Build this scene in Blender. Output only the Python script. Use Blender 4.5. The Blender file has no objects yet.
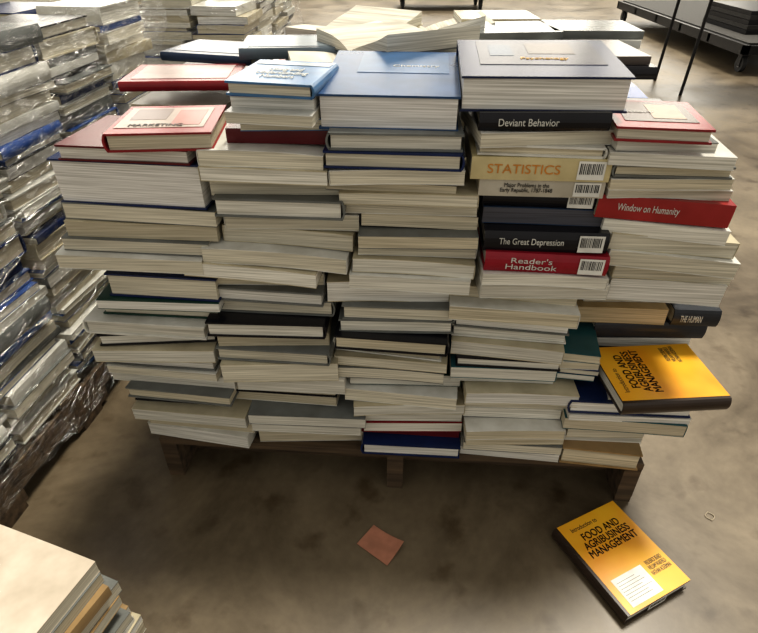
import bpy, math, random
from mathutils import Matrix, Vector
rng = random.Random(11)
sc = bpy.context.scene
sc.view_settings.view_transform = 'Standard'
try: sc.view_settings.look = 'Medium High Contrast'
except Exception: pass
R = math.radians

# ------------------------------------------------------------ materials
def new_mat(name):
    m = bpy.data.materials.new(name); m.use_nodes = True
    nt = m.node_tree; b = nt.nodes['Principled BSDF']
    return m, nt, b
def N(nt, t, **kw):
    n = nt.nodes.new(t)
    for k, v in kw.items(): setattr(n, k, v)
    return n
def simple(name, col, rough=0.5, metal=0.0, nscale=30, namp=0.15):
    m, nt, b = new_mat(name)
    tc = N(nt, 'ShaderNodeTexCoord'); no = N(nt, 'ShaderNodeTexNoise'); no.inputs['Scale'].default_value = nscale
    nt.links.new(tc.outputs['Object'], no.inputs['Vector'])
    r = N(nt, 'ShaderNodeValToRGB')
    r.color_ramp.elements[0].position = .3; r.color_ramp.elements[1].position = .7
    r.color_ramp.elements[0].color = tuple(c*(1-namp) for c in col)+(1,)
    r.color_ramp.elements[1].color = tuple(min(1, c*(1+namp)) for c in col)+(1,)
    nt.links.new(no.outputs['Fac'], r.inputs['Fac']); nt.links.new(r.outputs['Color'], b.inputs['Base Color'])
    b.inputs['Roughness'].default_value = rough; b.inputs['Metallic'].default_value = metal
    return m
def attr_mat(name, rough, streak):
    m, nt, b = new_mat(name)
    at = N(nt, 'ShaderNodeAttribute'); at.attribute_name = 'Col'
    tc = N(nt, 'ShaderNodeTexCoord'); mp = N(nt, 'ShaderNodeMapping')
    mp.inputs['Scale'].default_value = (6, 6, 420) if streak else (18, 18, 18)
    no = N(nt, 'ShaderNodeTexNoise'); no.inputs['Scale'].default_value = 1.0; no.inputs['Detail'].default_value = 3
    nt.links.new(tc.outputs['Object'], mp.inputs['Vector']); nt.links.new(mp.outputs['Vector'], no.inputs['Vector'])
    r = N(nt, 'ShaderNodeValToRGB'); e = r.color_ramp.elements
    e[0].position = .3; e[1].position = .7
    lo = .58 if streak else .8
    e[0].color = (lo, lo*.98, lo*.94, 1); e[1].color = (1.08, 1.08, 1.08, 1)
    nt.links.new(no.outputs['Fac'], r.inputs['Fac'])
    mx = N(nt, 'ShaderNodeMix', data_type='RGBA', blend_type='MULTIPLY'); mx.inputs['Factor'].default_value = 1
    nt.links.new(at.outputs['Color'], mx.inputs['A']); nt.links.new(r.outputs['Color'], mx.inputs['B'])
    nt.links.new(mx.outputs['Result'], b.inputs['Base Color'])
    b.inputs['Roughness'].default_value = rough
    if streak:
        bu = N(nt, 'ShaderNodeBump'); bu.inputs['Strength'].default_value = .25; bu.inputs['Distance'].default_value = .001
        nt.links.new(no.outputs['Fac'], bu.inputs['Height']); nt.links.new(bu.outputs['Normal'], b.inputs['Normal'])
    else: b.inputs['Specular IOR Level'].default_value = .3
    return m
M_PAGE = attr_mat('page_edges', .8, True)
M_COVER = attr_mat('book_cover_gloss', .27, False)
M_INKB = simple('black_ink', (.012, .012, .014), .5)
M_INKW = simple('white_ink', (.62, .62, .58), .5)
M_INKY = simple('yellow_ink', (.6, .33, .05), .4)
M_LABEL = simple('paper_label', (.72, .72, .68), .6)
M_INKO = simple('orange_ink', (.55, .22, .03), .5)
INK = {'w': M_INKW, 'b': M_INKB, 'o': M_INKO, 'y': M_INKY}

# ------------------------------------------------------------ mesh builder
class MB:
    def __init__(s): s.v = []; s.f = []; s.m = []; s.c = []
    def face(s, idx, mat, col): s.f.append(idx); s.m.append(mat); s.c.append(col)
    def gbox(s, x0, x1, y0, y1, z0, z1, nx, ny, mat, col, M, warp=None):
        base = len(s.v)
        def vid(k, i, j): return base + k*(nx+1)*(ny+1) + j*(nx+1) + i
        for k in (0, 1):
            for j in range(ny+1):
                for i in range(nx+1):
                    x = x0+(x1-x0)*i/nx; y = y0+(y1-y0)*j/ny; z = (z0, z1)[k]
                    if warp: z += warp(x, y)
                    s.v.append(tuple(M @ Vector((x, y, z))))
        for j in range(ny):
            for i in range(nx):
                s.face((vid(1,i,j),vid(1,i+1,j),vid(1,i+1,j+1),vid(1,i,j+1)), mat, col)
                s.face((vid(0,i,j),vid(0,i,j+1),vid(0,i+1,j+1),vid(0,i+1,j)), mat, col)
        for i in range(nx):
            s.face((vid(0,i,0),vid(0,i+1,0),vid(1,i+1,0),vid(1,i,0)), mat, col)
            s.face((vid(0,i+1,ny),vid(0,i,ny),vid(1,i,ny),vid(1,i+1,ny)), mat, col)
        for j in range(ny):
            s.face((vid(0,0,j+1),vid(0,0,j),vid(1,0,j),vid(1,0,j+1)), mat, col)
            s.face((vid(0,nx,j),vid(0,nx,j+1),vid(1,nx,j+1),vid(1,nx,j)), mat, col)
    def box(s, x0, x1, y0, y1, z0, z1, mat=0, col=(1,1,1), M=Matrix()):
        s.gbox(x0, x1, y0, y1, z0, z1, 1, 1, mat, col, M)
    def strip(s, outer, inner, ys, mat, col, M, warp=None):
        base = len(s.v); n = len(outer)
        for y in ys:
            for P in (outer, inner):
                for (x, z) in P:
                    zz = z + (warp(x, y) if warp else 0)
                    s.v.append(tuple(M @ Vector((x, y, zz))))
        def o(j, i): return base + j*2*n + i
        def q(j, i): return base + j*2*n + n + i
        for j in range(len(ys)-1):
            for i in range(n-1):
                s.face((o(j,i),o(j+1,i),o(j+1,i+1),o(j,i+1)), mat, col)
                s.face((q(j,i),q(j,i+1),q(j+1,i+1),q(j+1,i)), mat, col)
            for i in (0, n-1):
                s.face((o(j,i),q(j,i),q(j+1,i),o(j+1,i)), mat, col)
        for j in (0, len(ys)-1):
            for i in range(n-1):
                s.face((o(j,i),o(j,i+1),q(j,i+1),q(j,i)), mat, col)
    def cyl(s, p0, p1, r, mat=0, col=(1,1,1), n=12):
        p0 = Vector(p0); p1 = Vector(p1); d = (p1-p0).normalized()
        a = d.orthogonal().normalized(); b = d.cross(a); base = len(s.v)
        for p in (p0, p1):
            for i in range(n):
                t = 2*math.pi*i/n
                s.v.append(tuple(p + a*r*math.cos(t) + b*r*math.sin(t)))
        for i in range(n):
            k = (i+1) % n
            s.face((base+i, base+k, base+n+k, base+n+i), mat, col)
        s.face(tuple(base+i for i in reversed(range(n))), mat, col)
        s.face(tuple(base+n+i for i in range(n)), mat, col)
    def obj(s, name, mats, parent=None):
        me = bpy.data.meshes.new(name); me.from_pydata(s.v, [], s.f)
        for m in mats: me.materials.append(m)
        me.polygons.foreach_set('material_index', s.m)
        ca = me.color_attributes.new('Col', 'FLOAT_COLOR', 'CORNER')
        buf = []
        for f, c in zip(s.f, s.c):
            buf += [c[0], c[1], c[2], 1.0]*len(f)
        ca.data.foreach_set('color', buf)
        me.validate(); me.update()
        o = bpy.data.objects.new(name, me); sc.collection.objects.link(o)
        if parent: o.parent = parent
        return o
def empty(name, loc=(0,0,0)):
    e = bpy.data.objects.new(name, None); e.location = loc; e.empty_display_size = .1
    sc.collection.objects.link(e); return e

# a book: spine at -x, fore-edge at +x, thickness on z from 0 to T
def book(mb, W, L, T, M, hard, cc, pc, seg=4, sag=0.0, sagy=0.0):
    ct = min(.0036, T*.2) if hard else .0013
    ov = .004 if hard else .0006
    b = min(.005, T*.2) if hard else .0008
    warp = (lambda x, y: -sag*(2*x/W)**2 - sagy*(2*y/L)**2) if (sag or sagy) else None
    ny = seg; ys = [-L/2+L*i/ny for i in range(ny+1)]
    mb.gbox(-W/2+b+ct, W/2-ov, -L/2+ov, L/2-ov, ct, T-ct, seg, seg, 0, pc, M, warp)
    mb.gbox(-W/2+b, W/2, -L/2, L/2, T-ct, T, seg, seg, 1, cc, M, warp)
    mb.gbox(-W/2+b, W/2, -L/2, L/2, 0, ct, seg, seg, 1, cc, M, warp)
    k = 6; outer = []; inner = []
    for i in range(k+1):
        t = i/k; z = T*(1-t); x = -W/2 + b*(2*t-1)**2
        outer.append((x, z)); inner.append((x+ct, min(max(z, ct*.5), T-ct*.5)))
    mb.strip(outer, inner, ys, 1, cc, M, warp)
# an opened book lying face up, curling page blocks either side of the gutter
def open_book(mb, W, L, T, M, cc, pc, lift=0.0):
    for sgn in (1, -1):
        top = []; bot = []
        for i in range(9):
            t = i/8; x = sgn*W*t
            z = T*(math.sin(min(1, t*1.6)*math.pi/2)**.8)*(1-.25*t) + .004 + (lift*t*t if sgn > 0 else lift*.3*t)
            top.append((x, z)); bot.append((x, .002 + (lift*.5*t*t if sgn > 0 else 0)))
        mb.strip(top, bot, [-L/2, 0, L/2], 0, pc, M)
        mb.strip([(x*1.03, z) for x, z in bot], [(x*1.03, z-.002) for x, z in bot], [-L/2-.003, 0, L/2+.003], 1, cc, M)

NAVY=(.012,.025,.09); BLUE=(.03,.08,.28); RED=(.25,.02,.025); MAR=(.12,.015,.02); BLK=(.012,.012,.016)
GRN=(.02,.06,.045); TEAL=(.03,.11,.13); GRY=(.16,.17,.165); WHT=(.66,.66,.62); CRM=(.52,.47,.34); TAN=(.32,.22,.11); LBL=(.07,.18,.36); DKB=(.03,.035,.045)
COVERS=[NAVY,BLUE,RED,MAR,BLK,BLK,GRN,TEAL,GRY,GRY,WHT,WHT,WHT,CRM,CRM,TAN]
PAGES=[(.74,.72,.64),(.72,.68,.56),(.66,.60,.46),(.82,.81,.76),(.62,.56,.42),(.80,.78,.70),(.70,.66,.54)]
def pg():
    c = rng.choice(PAGES); k = rng.uniform(.84, 1.05); return tuple(x*k for x in c)
TZ = lambda x, y, z: Matrix.Translation((x, y, z))
RZ = lambda a: Matrix.Rotation(a, 4, 'Z')

def stack_block(mb, F, x0, x1, y0, y1, z0, hfun, nx, ny, seg=2, covers=COVERS, out=None, loose=.012):
    dx = (x1-x0)/nx; dy = (y1-y0)/ny
    for i in range(nx):
        for j in range(ny):
            h = hfun(i, j); z = z0; cx = x0+dx*(i+.5); cy = y0+dy*(j+.5)
            while z < z0+h:
                hard = rng.random() < .35
                T = rng.uniform(.022, .05) if hard else rng.uniform(.012, .032)
                a = dx-.012 - rng.uniform(0, .03); b_ = dy-.012 - rng.uniform(0, .03)
                q = rng.choice(out or [0, 1, 2, 3])
                W, L = (a, b_) if q % 2 == 0 else (b_, a)
                Mx = F @ TZ(cx+rng.uniform(-loose, loose), cy+rng.uniform(-loose, loose), z) @ RZ(q*math.pi/2 + R(rng.gauss(0, 2)))
                book(mb, W, L, T, Mx, hard, rng.choice(covers), pg(), seg, 0 if hard or z < z0+.01 else rng.uniform(0, .003))
                z += T+.0004

# ------------------------------------------------------------ camera
cam = bpy.data.cameras.new('camera'); co = bpy.data.objects.new('camera', cam); sc.collection.objects.link(co)
cam.sensor_width = 36; cam.sensor_fit = 'HORIZONTAL'; cam.lens = 27.07
co.location = (0, 0, 1.21); co.rotation_euler = (R(55), 0, 0); sc.camera = co
cam.clip_start = .02

# ------------------------------------------------------------ floor
m, nt, b = new_mat('stained_concrete')
tc = N(nt, 'ShaderNodeTexCoord')
n1 = N(nt, 'ShaderNodeTexNoise'); n1.inputs['Scale'].default_value = 1.9; n1.inputs['Detail'].default_value = 10; n1.inputs['Roughness'].default_value = .66; n1.inputs['Distortion'].default_value = .5
n2 = N(nt, 'ShaderNodeTexNoise'); n2.inputs['Scale'].default_value = 40; n2.inputs['Detail'].default_value = 4
n3 = N(nt, 'ShaderNodeTexNoise'); n3.inputs['Scale'].default_value = 9; n3.inputs['Detail'].default_value = 5
for n_ in (n1, n2, n3): nt.links.new(tc.outputs['Object'], n_.inputs['Vector'])
r1 = N(nt, 'ShaderNodeValToRGB'); e = r1.color_ramp.elements
e[0].position = .34; e[0].color = (.080, .060, .037, 1); e[1].position = .66; e[1].color = (.225, .18, .118, 1)
r2 = N(nt, 'ShaderNodeValToRGB'); e = r2.color_ramp.elements
e[0].position = .3; e[0].color = (.90, .89, .88, 1); e[1].position = .7; e[1].color = (1.04, 1.04, 1.04, 1)
r3 = N(nt, 'ShaderNodeValToRGB'); e = r3.color_ramp.elements
e[0].position = .30; e[0].color = (.62, .57, .5, 1); e[1].position = .42; e[1].color = (1, 1, 1, 1)
nt.links.new(n1.outputs['Fac'], r1.inputs['Fac']); nt.links.new(n2.outputs['Fac'], r2.inputs['Fac']); nt.links.new(n3.outputs['Fac'], r3.inputs['Fac'])
mx = N(nt, 'ShaderNodeMix', data_type='RGBA', blend_type='MULTIPLY'); mx.inputs['Factor'].default_value = 1
mx2 = N(nt, 'ShaderNodeMix', data_type='RGBA', blend_type='MULTIPLY'); mx2.inputs['Factor'].default_value = 1
nt.links.new(r1.outputs['Color'], mx.inputs['A']); nt.links.new(r2.outputs['Color'], mx.inputs['B'])
nt.links.new(mx.outputs['Result'], mx2.inputs['A']); nt.links.new(r3.outputs['Color'], mx2.inputs['B'])
nt.links.new(mx2.outputs['Result'], b.inputs['Base Color'])
rr = N(nt, 'ShaderNodeMapRange'); rr.inputs['From Min'].default_value = .3; rr.inputs['From Max'].default_value = .7; rr.inputs['To Min'].default_value = .27; rr.inputs['To Max'].default_value = .5
nt.links.new(n1.outputs['Fac'], rr.inputs['Value']); nt.links.new(rr.outputs['Result'], b.inputs['Roughness'])
bu = N(nt, 'ShaderNodeBump'); bu.inputs['Strength'].default_value = .06; bu.inputs['Distance'].default_value = .004
nt.links.new(n3.outputs['Fac'], bu.inputs['Height']); nt.links.new(bu.outputs['Normal'], b.inputs['Normal'])
fb = MB(); fb.box(-9, 9, -6, 15, -.1, 0); fb.obj('floor', [m])
M_WALL = simple('painted_block_wall', (.42, .39, .34), .7)
wb = MB(); wb.box(-9, 9, 15, 15.2, 0, 1.6); wb.box(-9, 9, 15, 15.2, 7.2, 8)
for i in range(6): x = -9+i*3.5; wb.box(x, x+.5, 15, 15.2, 1.6, 7.2)
wb.obj('wall_back', [M_WALL])
m, nt, b = new_mat('window_daylight'); b.inputs['Emission Color'].default_value = (1, .94, .82, 1); b.inputs['Emission Strength'].default_value = 3.8  # emission added to raise backlight glare on covers and floor
M_GLARE = m
for i in range(5):  # unseen glowing windows, added above the frame as glare source
    w = MB(); x = -8.5+i*3.5; w.box(x, x+3, 15.05, 15.08, 1.6, 7.2)
    for k in range(1, 4): w.box(x, x+3, 15.0, 15.05, 1.6+k*1.4-.03, 1.6+k*1.4+.03, 1)
    w.box(x+1.47, x+1.53, 15.0, 15.05, 1.6, 7.2, 1); w.obj('window_%d' % (i+1), [M_GLARE, M_WALL])

# ------------------------------------------------------------ the pile (dimensions in mm on the pallet, listed from the top book down)
# (left, right, thickness, edge kind, cover colour, options)   origin: centre of the pallet's front edge
F = Matrix.Translation((.04, .951, 0)) @ RZ(R(-4.1))
PT = .1432
c1 = [(-519,-335,32.5,'h',RED,{'art':1,'rot':8}),(-613,-367,28.6,'h',MAR,{'pc':(.76,.74,.68)}),(-640,-352,86.1,'h',NAVY,{'pc':(.82,.81,.78)}),(-643,-345,32.9,'p',GRY,{'ro':.5}),
 (-650,-357,32.2,'p',CRM,{'ro':1}),(-660,-376,26.7,'p',GRY,{'ro':1.5}),(-674,-391,31,'p',WHT,{'ro':2.5}),(-634,-406,23.6,'p',WHT,{'ro':2}),(-597,-366,53.6,'h',NAVY,{}),
 (-626,-372,22.7,'p',GRN,{}),(-633,-380,32.1,'h',GRN,{}),(-670,-403,34.2,'h',WHT,{}),(-659,-409,30,'h',BLK,{}),(-669,-405,33.3,'p',CRM,{}),
 (-663,-403,40.4,'h',GRY,{}),(-659,-399,23,'p',WHT,{}),(-667,-366,35.5,'p',WHT,{}),(-625,-371,30.1,'h',GRY,{}),(-634,-420,36.2,'h',BLK,{}),
 (-631,-347,35.4,'p',CRM,{}),(-604,-339,31,'p',WHT,{}),(-607,-344,39.5,'p',WHT,{})]
c2 = [(-281,-132,23,'h',LBL,{'art':2}),(-284,-140,21,'p',BLUE,{}),(-286,-138,19,'p',WHT,{}),(-285,-135,20,'p',LBL,{}),(-310,-130,26,'s',MAR,{}),
 (-353,-133,30,'p',WHT,{'ro':1}),(-353,-126,27,'p',CRM,{'ro':1}),(-355,-118,34,'p',GRY,{}),(-343,-102,37,'h',GRY,{}),(-339,-84,33,'p',WHT,{'ro':1}),
 (-341,-85,35,'p',CRM,{'ro':1}),(-380,-96,33,'p',WHT,{'ro':1.5}),(-422,-155,32,'p',CRM,{'ro':2.5}),(-423,-161,31,'p',WHT,{'ro':1}),
 (-370,-149,32,'h',GRY,{}),(-395,-130,38,'h',GRY,{}),(-403,-151,36,'h',BLK,{}),(-394,-155,34,'p',CRM,{}),(-389,-139,33,'h',GRY,{}),(-391,-137,50,'p',CRM,{}),
 (-364,-116,47,'p',WHT,{}),(-405,-134,28,'h',BLK,{}),(-410,-135,28,'p',WHT,{}),(-347,-73,30,'p',GRY,{}),(-343,-85,27,'p',WHT,{}),(-347,-85,27,'p',CRM,{}),(-346,-86,41,'p',WHT,{})]
c3 = [(-141,93,59,'h',(.03,.08,.19),{'pc':(.82,.81,.79),'tilt':4,'dep':.27,'z':.006,'art':3}),(-131,98,30,'h',GRY,{}),(-133,105,30,'h',NAVY,{}),(-129,104,27,'p',WHT,{}),(-133,101,21,'p',GRY,{}),
 (-110,138,23,'p',CRM,{'ro':-1}),(-111,140,25,'p',WHT,{'ro':-1}),(-75,143,30,'p',BLK,{}),(-79,142,27,'p',GRY,{}),(-86,140,28,'p',WHT,{'ro':1}),(-92,142,31,'p',CRM,{'ro':1.5}),
 (-97,136,32,'p',WHT,{'ro':1}),(-153,96,48,'p',CRM,{'ro':1.5}),(-116,117,35,'h',GRY,{}),(-126,110,33,'h',GRY,{}),(-131,108,34,'h',BLK,{}),(-133,106,38,'h',WHT,{}),
 (-134,113,26,'p',CRM,{}),(-136,104,30,'p',GRY,{}),(-112,139,33,'p',GRN,{}),(-113,141,36,'p',WHT,{}),(-107,149,31,'p',CRM,{}),
 (-82,149,36,'p',WHT,{}),(-83,150,30,'p',RED,{}),(-84,152,27,'s',MAR,{}),(-84,154,36,'h',NAVY,{})]
c4 = [(91,357,56,'h',(.018,.028,.075),{'pc':(.80,.79,.75),'tilt':3.5,'dep':.24,'z':.004,'art':4}),(122,331,29,'S',BLK,{'t':'Deviant Behavior','ink':'w'}),(114,337,25,'p',WHT,{}),(126,339,19,'h',WHT,{}),
 (116,349,40,'s',(.6,.52,.3),{'t':'STATISTICS','ink':'o','bc':1}),(133,347,31,'s',(.5,.47,.4),{'t':'Major Problems in the\nEarly Republic, 1787-1848','ink':'b','bc':1}),(145,346,30,'S',BLK,{'bc':1}),
 (148,365,33,'p',(.03,.06,.12),{'pc':(.1,.1,.12)}),(152,374,41,'S',BLK,{'t':'The Great Depression','ink':'w','bc':1}),(156,381,40,'S',(.3,.015,.03),{'t':"Reader's\nHandbook",'ink':'w','bc':1}),
 (150,386,26,'p',WHT,{'ro':1.5}),(147,393,34,'p',WHT,{'ro':1.5}),(101,357,26,'p',CRM,{'ro':1.5}),(103,357,34,'p',WHT,{'ro':1}),
 (122,354,33,'h',GRY,{}),(118,354,31,'h',WHT,{}),(120,352,35,'p',CRM,{}),(127,346,25,'h',BLK,{}),(114,340,31,'p',TEAL,{}),(116,344,29,'p',WHT,{}),
 (147,394,33,'p',CRM,{}),(151,396,44,'p',WHT,{'ro':1}),(154,378,32,'p',GRY,{}),(156,383,29,'p',WHT,{}),(159,388,30,'p',CRM,{}),(162,392,26,'p',GRY,{}),(160,394,26,'p',WHT,{})]
c5 = [(347,494,24,'h',RED,{'art':5}),(342,505,19,'p',GRY,{'ro':.5}),(344,540,22,'p',WHT,{'ro':1}),(349,547,22,'h',GRY,{'ro':.5}),(349,553,21,'p',WHT,{'ro':.5}),
 (350,565,22,'p',WHT,{'ro':1.5}),(349,578,43,'s',(.33,.03,.03),{'t':'Window on Humanity','ink':'w','ro':2.5,'rot':-3}),(371,588,29,'p',WHT,{'ro':3,'dep':.27}),(378,607,32,'p',CRM,{'ro':3.5,'dep':.27}),(385,619,33,'p',WHT,{'ro':4,'dep':.27}),
 (400,627,33,'p',CRM,{'ro':3.5,'dep':.27}),(409,626,49,'p',WHT,{'ro':2,'dep':.27}),(395,600,43,'p',CRM,{'fo':.15}),(405,610,43,'p',WHT,{'fo':.15}),
 (390,590,42,'p',(.4,.32,.18),{'fo':.125,'dep':.22,'pc':(.6,.5,.33)}),(433,687,45,'S',DKB,{'fo':.13,'dep':.22}),(440,680,46,'h',DKB,{'fo':.15,'dep':.22,'rot':0}),
 (470,640,26,'p',WHT,{'fo':-.01}),(375,644,36,'h',NAVY,{'fo':-.01}),(384,648,18,'p',WHT,{'fo':-.01}),(384,649,35,'p',TEAL,{'fo':-.01}),(390,567,32,'p',CRM,{}),(398,577,30,'p',WHT,{}),(398,577,52,'h',TAN,{})]
pile = empty('stacked_textbooks')
mb = MB(); labels = []
for ci, col in enumerate([c1, c2, c3, c4, c5]):
    z = PT
    for k, (s0, s1, T, kind, cc, o) in enumerate(reversed(col)):
        s0 /= 1000; s1 /= 1000; T /= 1000; w = s1-s0
        dep = o.get('dep', min(.24, max(.17, w*.78)))
        fo = o.get('fo', rng.uniform(-.022, .022))
        rot = o.get('rot', rng.gauss(0, 3.3) if 't' not in o else .5)
        hard = kind in 'hS'
        if kind in 'sS': q = 1; W, L = dep, w
        else:
            q = rng.choice([3, 3, 0, 2]); W, L = (dep, w) if q == 3 else (w, dep)
        ro = o.get('ro', 0)+rng.gauss(0, .5) if k else 0
        base = F @ TZ((s0+s1)/2, fo+dep/2, z+o.get('z', 0)) @ RZ(R(rot)) @ Matrix.Rotation(R(o.get('tilt', 0)), 4, 'X') @ Matrix.Rotation(R(ro), 4, 'Y')
        book(mb, W, L, T-.0006, base @ RZ(q*math.pi/2), hard, cc, o.get('pc') or pg(), 5, 0 if hard or kind == 's' or not k else rng.uniform(0, .005))
        if 't' in o or 'bc' in o or 'art' in o: labels.append((o, base, w, dep, T))
        z += T
# short booklets tucked beside the upper yellow book, and a dark binder end at the right
z = .372
for (T, cc, dx_) in ((.016, TEAL, 0), (.014, NAVY, .006), (.02, WHT, -.004), (.022, TEAL, .003)):
    book(mb, .10, .19, T-.0005, F @ TZ(.390+dx_, .125, z) @ RZ(R(rng.uniform(-7, 7))), False, cc, pg(), 4); z += T
labels.append(({'t': 'THE HUMAN', 'ink': 'w'}, F @ TZ(.652, .22, .464), .10, .2, .042))
book(mb, .20, .10, .042, F @ TZ(.652, .22, .464) @ RZ(math.pi/2), True, DKB, pg(), 4)

# ------------------------------------------------------------ text helper
def text_mesh(name, body, w, h, M, mat, parent, align='CENTER'):
    cu = bpy.data.curves.new(name, 'FONT'); cu.body = body; cu.align_x = align; cu.extrude = .01; cu.space_line = .85
    ob = bpy.data.objects.new(name, cu); sc.collection.objects.link(ob)
    bpy.context.view_layer.update()
    dg = bpy.context.evaluated_depsgraph_get(); me = bpy.data.meshes.new_from_object(ob.evaluated_get(dg))
    bpy.data.objects.remove(ob)
    xs = [v.co.x for v in me.vertices]; ys = [v.co.y for v in me.vertices]
    cx, cy = (min(xs)+max(xs))/2, (min(ys)+max(ys))/2; sx = w/(max(xs)-min(xs)); sy = h/(max(ys)-min(ys))
    for v in me.vertices: v.co = M @ Vector(((v.co.x-cx)*sx, (v.co.y-cy)*sy, v.co.z*.03))
    me.materials.clear(); me.materials.append(mat)
    t = bpy.data.objects.new(name, me); sc.collection.objects.link(t); t.parent = parent
    return t
lb = MB()
def barcode(lbm, M, w, h):
    lbm.box(-w/2, w/2, -h/2, h/2, 0, .0006, 0, (1,1,1), M)
    x = -w/2+.003
    while x < w/2-.004:
        k = rng.choice([.0008, .0014, .002]); lbm.box(x, x+k, -h/2+h*.3, h/2-h*.12, .0006, .0009, 1, (1,1,1), M); x += k+rng.choice([.0009, .0016])
FR = Matrix.Rotation(R(90), 4, 'X')
art = MB()
for (o, base, w, dep, T) in labels:
    front = base @ TZ(0, -dep/2-.0009, T/2) @ FR
    if 't' in o:
        tw = w*.52 if 'bc' in o else w*.46
        two = '\n' in o['t']
        text_mesh('spine_title', o['t'], tw*(.8 if two else 1), T*(.60 if two else .40), front @ TZ(-w*.12, 0, 0), INK[o['ink']], pile)
    if 'bc' in o: barcode(lb, front @ TZ(w*.36, 0, 0), .045, T*.8)
    if 'art' in o:
        a = o['art']; tp = base @ TZ(0, 0, T-.0004)
        def pan(x0, x1, y0, y1, c, k=1): art.box(x0*w/2, x1*w/2, y0*dep/2, y1*dep/2, 0, .0004*k+.0002, 0, c, tp)
        if a == 1:
            pan(-.85, .8, -.65, .8, (.34,.27,.23)); pan(-.7, .0, -.1, .7, (.16,.11,.10), 2); pan(.15, .7, -.5, .6, (.36,.13,.11), 2)
            text_mesh('cover_title', 'MARKETING', w*.5, .014, tp @ TZ(-.01, -dep*.25, .0012), INK['b'], pile)
        if a == 2:
            pan(-.9, .9, .55, .85, (.30,.36,.42)); text_mesh('cover_title', 'Using and\nUnderstanding\nNumbers', w*.6, dep*.42, tp @ TZ(0, -.015, .0008), INK['w'], pile)
        if a == 3:
            pan(-.55, .85, -.1, .88, (.05,.12,.25)); text_mesh('cover_title', 'Chemistry', w*.36, .014, tp @ TZ(.04, dep*.1, .0008), INK['w'], pile)
        if a == 4:
            pan(-.75, .8, -.45, .85, (.03,.03,.05)); pan(-.1, .5, .1, .7, (.07,.045,.03), 2); pan(-.6, -.3, 0, .6, (.02,.05,.10), 2)
            text_mesh('cover_title', 'Psychology', w*.3, .016, tp @ TZ(.01, -dep*.08, .0012), INK['y'], pile)
        if a == 5:
            pan(-.75, .8, -.6, .8, (.08,.05,.04)); pan(-.1, .6, -.4, .6, (.28,.18,.1), 2); text_mesh('cover_title', 'History', w*.4, .014, tp @ TZ(-.03, .0, .0012), INK['w'], pile)
lb.obj('barcode_labels', [M_LABEL, M_INKB], pile)

HT = [[.745,.76,.74],[.77,.76,.72],[.745,.75,.74],[.76,.765,.75],[.70,.72,.70]]
def hf(i, j): return HT[i][j] - .02 + rng.uniform(-.015, .015)
stack_block(mb, F, -.61, .60, .27, .99, PT, hf, 5, 3, seg=2)
def top(x, y, z, W, L, T, hard, cc, rz, tl=0, pc=None):
    Mx = F @ TZ(x, y, z) @ RZ(R(rz)) @ Matrix.Rotation(R(tl), 4, 'X'); book(mb, W, L, T, Mx, hard, cc, pc or pg(), 4); return Mx
Mt = top(-.49, .345, .912, .17, .24, .020, True, RED, 97); art.box(-.06, .07, -.10, .10, .0202, .0208, 0, (.30,.22,.2), Mt)
Mt = top(-.47, .56, .925, .18, .24, .020, True, (.03,.05,.10), 78); art.box(-.06, .07, -.10, .10, .0202, .0208, 0, (.16,.18,.22), Mt)
Mt = top(-.27, .52, .945, .18, .26, .024, True, (.10,.13,.16), 98); art.box(-.07, .07, -.11, .11, .0242, .0248, 0, (.22,.27,.31), Mt)
top(.36, .40, .940, .20, .27, .024, True, BLK, 92, 0, (.7,.64,.5)); top(.35, .41, .9645, .19, .26, .016, False, (.12,.10,.09), 95)
for (x, y, zz, rz, lf) in ((-.12,.46,.935,15,.03),(-.02,.60,.945,-30,.05),(-.16,.78,.945,60,.03),(.10,.48,.935,80,.02),(.04,.80,.94,5,.03),(-.04,.46,.965,-55,.04)):
    open_book(mb, .16, .23, .02, F @ TZ(x, y, zz) @ RZ(R(rz)), rng.choice([WHT, CRM, GRY]), rng.choice([(.76,.75,.70),(.7,.67,.58)]), lf)
for (x, y) in ((.24, .66), (.46, .70), (.24, .88)):
    z = .93
    for k in range(3): top(x+rng.uniform(-.015, .015), y, z, .18, .215, .018, False, rng.choice([WHT, CRM, WHT, GRY]), 90+rng.uniform(-12, 12)); z += .0185
mb.obj('books', [M_PAGE, M_COVER], pile)
art.obj('cover_art', [M_COVER], pile)

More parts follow.
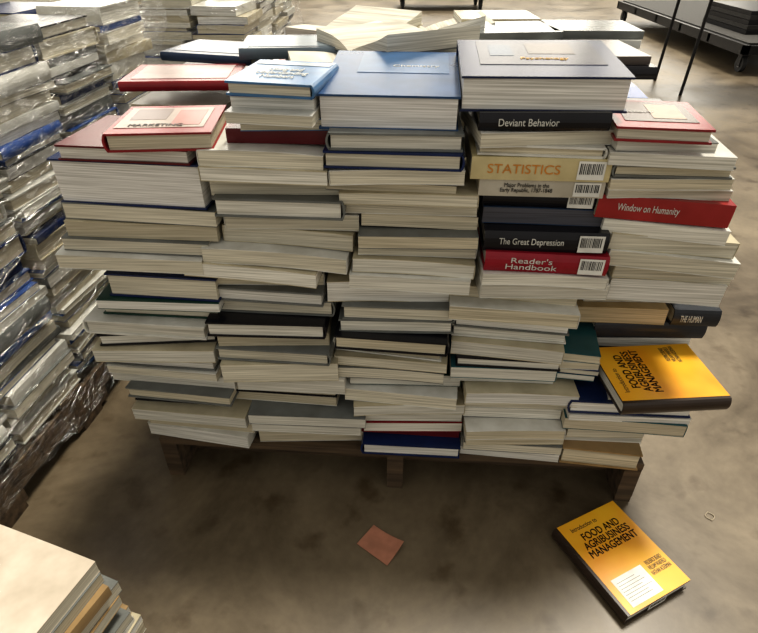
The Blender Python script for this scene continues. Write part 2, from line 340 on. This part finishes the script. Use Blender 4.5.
# ------------------------------------------------------------ wooden pallet
m, nt, b = new_mat('weathered_pine')
tc = N(nt, 'ShaderNodeTexCoord'); mp = N(nt, 'ShaderNodeMapping'); mp.inputs['Scale'].default_value = (4, 50, 50)
no = N(nt, 'ShaderNodeTexNoise'); no.inputs['Scale'].default_value = 1; no.inputs['Detail'].default_value = 5
nt.links.new(tc.outputs['Object'], mp.inputs['Vector']); nt.links.new(mp.outputs['Vector'], no.inputs['Vector'])
r = N(nt, 'ShaderNodeValToRGB'); e = r.color_ramp.elements
e[0].position = .3; e[0].color = (.035, .023, .014, 1); e[1].position = .75; e[1].color = (.15, .10, .056, 1)
nt.links.new(no.outputs['Fac'], r.inputs['Fac']); nt.links.new(r.outputs['Color'], b.inputs['Base Color']); b.inputs['Roughness'].default_value = .85
M_WOOD = m
def pallet(name, Mx, w=1.19, d=1.0):
    p = MB()
    for i in range(7):
        bw = .12 if i in (0, 6) else .09; y = i*(d-bw)/6
        p.box(-w/2+rng.uniform(0, .008), w/2-rng.uniform(0, .008), y, y+bw, .124, .142)
    for x in (-w/2, -.02, w/2-.04):
        p.box(x, x+.04, .004, .20, .018, .124); p.box(x, x+.04, .20, .42, .058, .124); p.box(x, x+.04, .42, .58, .018, .124)
        p.box(x, x+.04, .58, .80, .058, .124); p.box(x, x+.04, .80, d-.004, .018, .124)
    for y in (.10, .45, d-.19):
        p.box(-w/2, w/2, y, y+.09, 0, .018)
    for x in (-w/2, -.02, w/2-.04):
        for y in (.004, d-.10): p.box(x+.001, x+.039, y, y+.095, 0, .018)
    o = p.obj(name, [M_WOOD]); o.matrix_world = Mx
    return o
pallet('wooden_pallet', F)

# ------------------------------------------------------------ yellow textbooks
m, nt, b = new_mat('yellow_orange_cover')
tc = N(nt, 'ShaderNodeTexCoord'); no = N(nt, 'ShaderNodeTexNoise'); no.inputs['Scale'].default_value = 9
nt.links.new(tc.outputs['Object'], no.inputs['Vector'])
r = N(nt, 'ShaderNodeValToRGB'); e = r.color_ramp.elements
e[0].position = .3; e[0].color = (.75, .30, .01, 1); e[1].position = .7; e[1].color = (.85, .47, .03, 1)
nt.links.new(no.outputs['Fac'], r.inputs['Fac']); nt.links.new(r.outputs['Color'], b.inputs['Base Color']); b.inputs['Roughness'].default_value = .3
M_YEL = m
M_DK = simple('dark_brown_cover', (.03, .018, .012), .3)
def yellow_book(Mx, sticker):
    e_ = empty('yellow_textbook'); e_.matrix_world = Mx
    W, L, T = .187, .228, .032
    bk = MB(); book(bk, W, L, T, Matrix(), True, (.03, .018, .012), (.74, .72, .66), 4)
    bk.obj('covers_and_pages', [M_PAGE, M_DK], e_)
    cv = MB(); cv.box(-W/2+.012, W/2, -L/2, L/2, T, T+.0006); cv.obj('cover_front', [M_YEL], e_)
    tz = T+.0007
    text_mesh('title_small', 'Introduction to', .075, .011, TZ(-.02, .092, tz), M_INKB, e_)
    text_mesh('title', 'FOOD AND\nAGRIBUSINESS\nMANAGEMENT', .138, .06, TZ(.009, .046, tz), M_INKB, e_)
    for d in (.0004, -.0004): text_mesh('title_bold', 'FOOD AND\nAGRIBUSINESS\nMANAGEMENT', .138, .06, TZ(.009+d, .046+d, tz), M_INKB, e_)
    text_mesh('authors', 'FREDERICK BEARD\nWILLIAM WARFIELD\nNATHAN ACKERMAN', .055, .034, TZ(.058, -.055, tz), M_INKB, e_)
    if sticker:
        s = MB(); s.box(-.065, .022, -.105, -.04, tz, tz+.0005)
        for i in range(7): s.box(-.059, rng.uniform(-.01, .017), -.052-i*.007, -.0512-i*.007, tz+.0005, tz+.0008, 1)
        s.obj('return_sticker', [M_LABEL, M_INKB], e_)
        s = MB(); barcode(s, TZ(0, -L/2-.0003, T/2) @ FR, .05, .02); s.obj('barcode', [M_LABEL, M_INKB], e_)
    return e_
yellow_book(TZ(.542, .747, 0) @ RZ(R(26)), True)
yellow_book(TZ(.604, .942, .3705) @ RZ(R(94)), False)

cb = MB()
cb.gbox(-.045, .045, -.032, .032, .0, .0012, 8, 6, 0, (1,1,1), TZ(.003, .79, .0015) @ RZ(R(-38)), warp=lambda x, y: .010*max(0, (y+x)/.06)**2)
cb.obj('terracotta_paper_card', [simple('terracotta_card', (.42, .19, .12), .8)])
rb = MB(); P = []
for i in range(25):
    t = 2*math.pi*i/24; P.append((.815+.008*math.cos(t)+.003*math.cos(3*t), .868+.013*math.sin(t), .002))
for a, b_ in zip(P, P[1:]): rb.cyl(a, b_, .001, n=6)
rb.obj('rubber_band', [simple('pale_rubber', (.4, .34, .25), .6)])

# ------------------------------------------------------------ wrapped pallets
m, nt, b = new_mat('stretch_wrap_film')
nt.nodes.remove(b); outn = nt.nodes['Material Output']
tr = N(nt, 'ShaderNodeBsdfTransparent'); gl = N(nt, 'ShaderNodeBsdfGlossy'); gl.inputs['Roughness'].default_value = .16
ms = N(nt, 'ShaderNodeMixShader'); tc = N(nt, 'ShaderNodeTexCoord'); mp = N(nt, 'ShaderNodeMapping'); mp.inputs['Scale'].default_value = (5, 5, 13); mp.inputs['Rotation'].default_value = (.6, .4, 0)
no = N(nt, 'ShaderNodeTexNoise'); no.inputs['Scale'].default_value = 2.6; no.inputs['Detail'].default_value = 5; no.inputs['Distortion'].default_value = 2
nt.links.new(tc.outputs['Object'], mp.inputs['Vector']); nt.links.new(mp.outputs['Vector'], no.inputs['Vector'])
mr = N(nt, 'ShaderNodeMapRange'); mr.inputs['From Min'].default_value = .44; mr.inputs['From Max'].default_value = .76; mr.inputs['To Min'].default_value = .03; mr.inputs['To Max'].default_value = .45
nt.links.new(no.outputs['Fac'], mr.inputs['Value']); nt.links.new(mr.outputs['Result'], ms.inputs['Fac'])
bu = N(nt, 'ShaderNodeBump'); bu.inputs['Strength'].default_value = 1; bu.inputs['Distance'].default_value = .04
nt.links.new(no.outputs['Fac'], bu.inputs['Height']); nt.links.new(bu.outputs['Normal'], gl.inputs['Normal'])
nt.links.new(tr.outputs[0], ms.inputs[1]); nt.links.new(gl.outputs[0], ms.inputs[2]); nt.links.new(ms.outputs[0], outn.inputs['Surface'])
M_FILM = m
def film(name, x0, x1, y0, y1, z0, z1, Fm, parent):
    pts = []; nseg = 26
    for (a, b_) in (((x0,y0),(x1,y0)),((x1,y0),(x1,y1)),((x1,y1),(x0,y1)),((x0,y1),(x0,y0))):
        for i in range(nseg): t = i/nseg; pts.append((a[0]+(b_[0]-a[0])*t, a[1]+(b_[1]-a[1])*t))
    n = len(pts); nz = 30; vs = []; fs = []; cx, cy = (x0+x1)/2, (y0+y1)/2
    for k in range(nz+1):
        z = z0+(z1-z0)*k/nz
        for i, (x, y) in enumerate(pts):
            d = .012*math.sin(i*.55+z*17)+.01*math.sin(i*.23-z*31)+rng.uniform(-.005, .005)
            v = Vector((x-cx, y-cy, 0)).normalized()*d
            vs.append(tuple(Fm @ Vector((x+v.x, y+v.y, z))))
    for k in range(nz):
        for i in range(n): j = (i+1) % n; fs.append((k*n+i, k*n+j, (k+1)*n+j, (k+1)*n+i))
    me = bpy.data.meshes.new(name); me.from_pydata(vs, [], fs); me.materials.append(M_FILM)
    for p in me.polygons: p.use_smooth = True
    o = bpy.data.objects.new(name, me); sc.collection.objects.link(o); o.parent = parent
def wrapped(Fm, x0, x1, y0, y1, hfun, nx, ny, covers):
    e_ = empty('shrink_wrapped_book_pallet')
    w = MB(); stack_block(w, Fm, x0, x1, y0, y1, .1435, hfun, nx, ny, seg=2, covers=covers, loose=.016, out=[0, 1, 2, 2, 3])
    w.obj('books', [M_PAGE, M_COVER], e_)
    film('stretch_wrap', x0-.02, x1+.03, y0-.03, y1+.03, .07, 1.03, Fm, e_)
    p = pallet('pallet', Fm @ TZ((x0+x1)/2, y0, 0), x1-x0, y1-y0); p.parent = e_
LC = [WHT, WHT, CRM, GRY, BLUE, BLUE, NAVY, BLK, CRM, WHT, WHT, CRM]
FL = TZ(-.885, .86, 0) @ RZ(R(-8))
wrapped(FL, -.9, 0, -.15, 1.15, lambda i, j: .86+rng.uniform(-.05, .07), 4, 5, LC)
FB = TZ(-.80, 2.28, 0) @ RZ(R(-3))
wrapped(FB, -.3, .33, 0, 1.0, lambda i, j: .80+rng.uniform(-.03, .03), 3, 4, LC)

# ------------------------------------------------------------ low stack bottom-left
lo = empty('low_book_stack'); w = MB(); z = 0
for k in range(12):
    T = rng.uniform(.018, .032)
    Mx = TZ(-.69+rng.uniform(-.010, .014), .482+rng.uniform(-.012, .012), z) @ RZ(R(-19+rng.uniform(-4, 4)))
    book(w, .34, .30, T, Mx @ RZ(0 if k % 3 else math.pi), False, rng.choice([TAN, CRM, WHT, GRY]) if k < 11 else (.60,.53,.44), tuple(.85*c for c in pg()), 4, .003 if k else 0); z += T
w.obj('books', [M_PAGE, M_COVER], lo)

# ------------------------------------------------------------ background: table, carts
M_BLK = simple('black_steel', (.02, .02, .022), .4, .6)
M_RUB = simple('rubber', (.03, .03, .03), .7)
M_TOP = simple('table_top', (.45, .42, .38), .5)
t = MB()
t.box(2.35, 4.2, 4.8, 5.55, .72, .75, 1)
for x, s in ((2.5, 1), (4.05, -1)):
    for y in (4.93, 5.46):
        t.cyl((x, y, 0), (x+.03*s, y, .72), .013)
t.obj('folding_table', [M_BLK, M_TOP])
def cart(x0, x1, y0, y1, zt, load=False):
    c = MB()
    for x in (x0, x1-.05): c.box(x, x+.05, y0, y1, zt-.09, zt)
    n = 5
    for i in range(n+1): y = y0+(y1-y0-.05)*i/n; c.box(x0, x1, y, y+.05, zt-.08, zt-.005)
    c.box(x0+.05, x1-.05, y0+.05, y1-.05, zt-.004, zt+.012, 2)
    for x in (x0+.08, x1-.08):
        for y in (y0+.12, y1-.12):
            c.cyl((x-.02, y, .07), (x+.02, y, .07), .07, 1, n=20)
            c.cyl((x-.022, y, .07), (x+.022, y, .07), .03, 3, n=14)
            c.box(x-.03, x-.023, y-.03, y+.03, .05, zt-.08); c.box(x+.023, x+.03, y-.03, y+.03, .05, zt-.08)
    if load:
        for i in range(5): c.box(x0+.25+.01*i, x1-.2, y0+.5+.02*i, y0+1.4, zt+.013+.04*i, zt+.05+.04*i, 2 if i % 2 else 0)
    return c.obj('platform_cart', [M_BLK, M_RUB, simple('deck_board', (.035, .033, .03), .75), simple('hub_grey', (.3, .3, .3), .5)])
cart(3.36, 4.7, 5.7, 9.1, .25, True)
cart(.3, 1.7, 10.2, 11.0, .25)

# ------------------------------------------------------------ light
wd = bpy.data.worlds.new('warehouse_air'); sc.world = wd; wd.use_nodes = True
wd.node_tree.nodes['Background'].inputs['Color'].default_value = (1, .95, .855, 1)
wd.node_tree.nodes['Background'].inputs['Strength'].default_value = .59
sl = bpy.data.lights.new('daylight', 'SUN'); sl.energy = 3.5; sl.angle = R(14); sl.color = (1, .93, .80)
so = bpy.data.objects.new('daylight', sl); sc.collection.objects.link(so)
so.rotation_euler = Vector((-.24, -.34, -1)).to_track_quat('-Z', 'Y').to_euler()
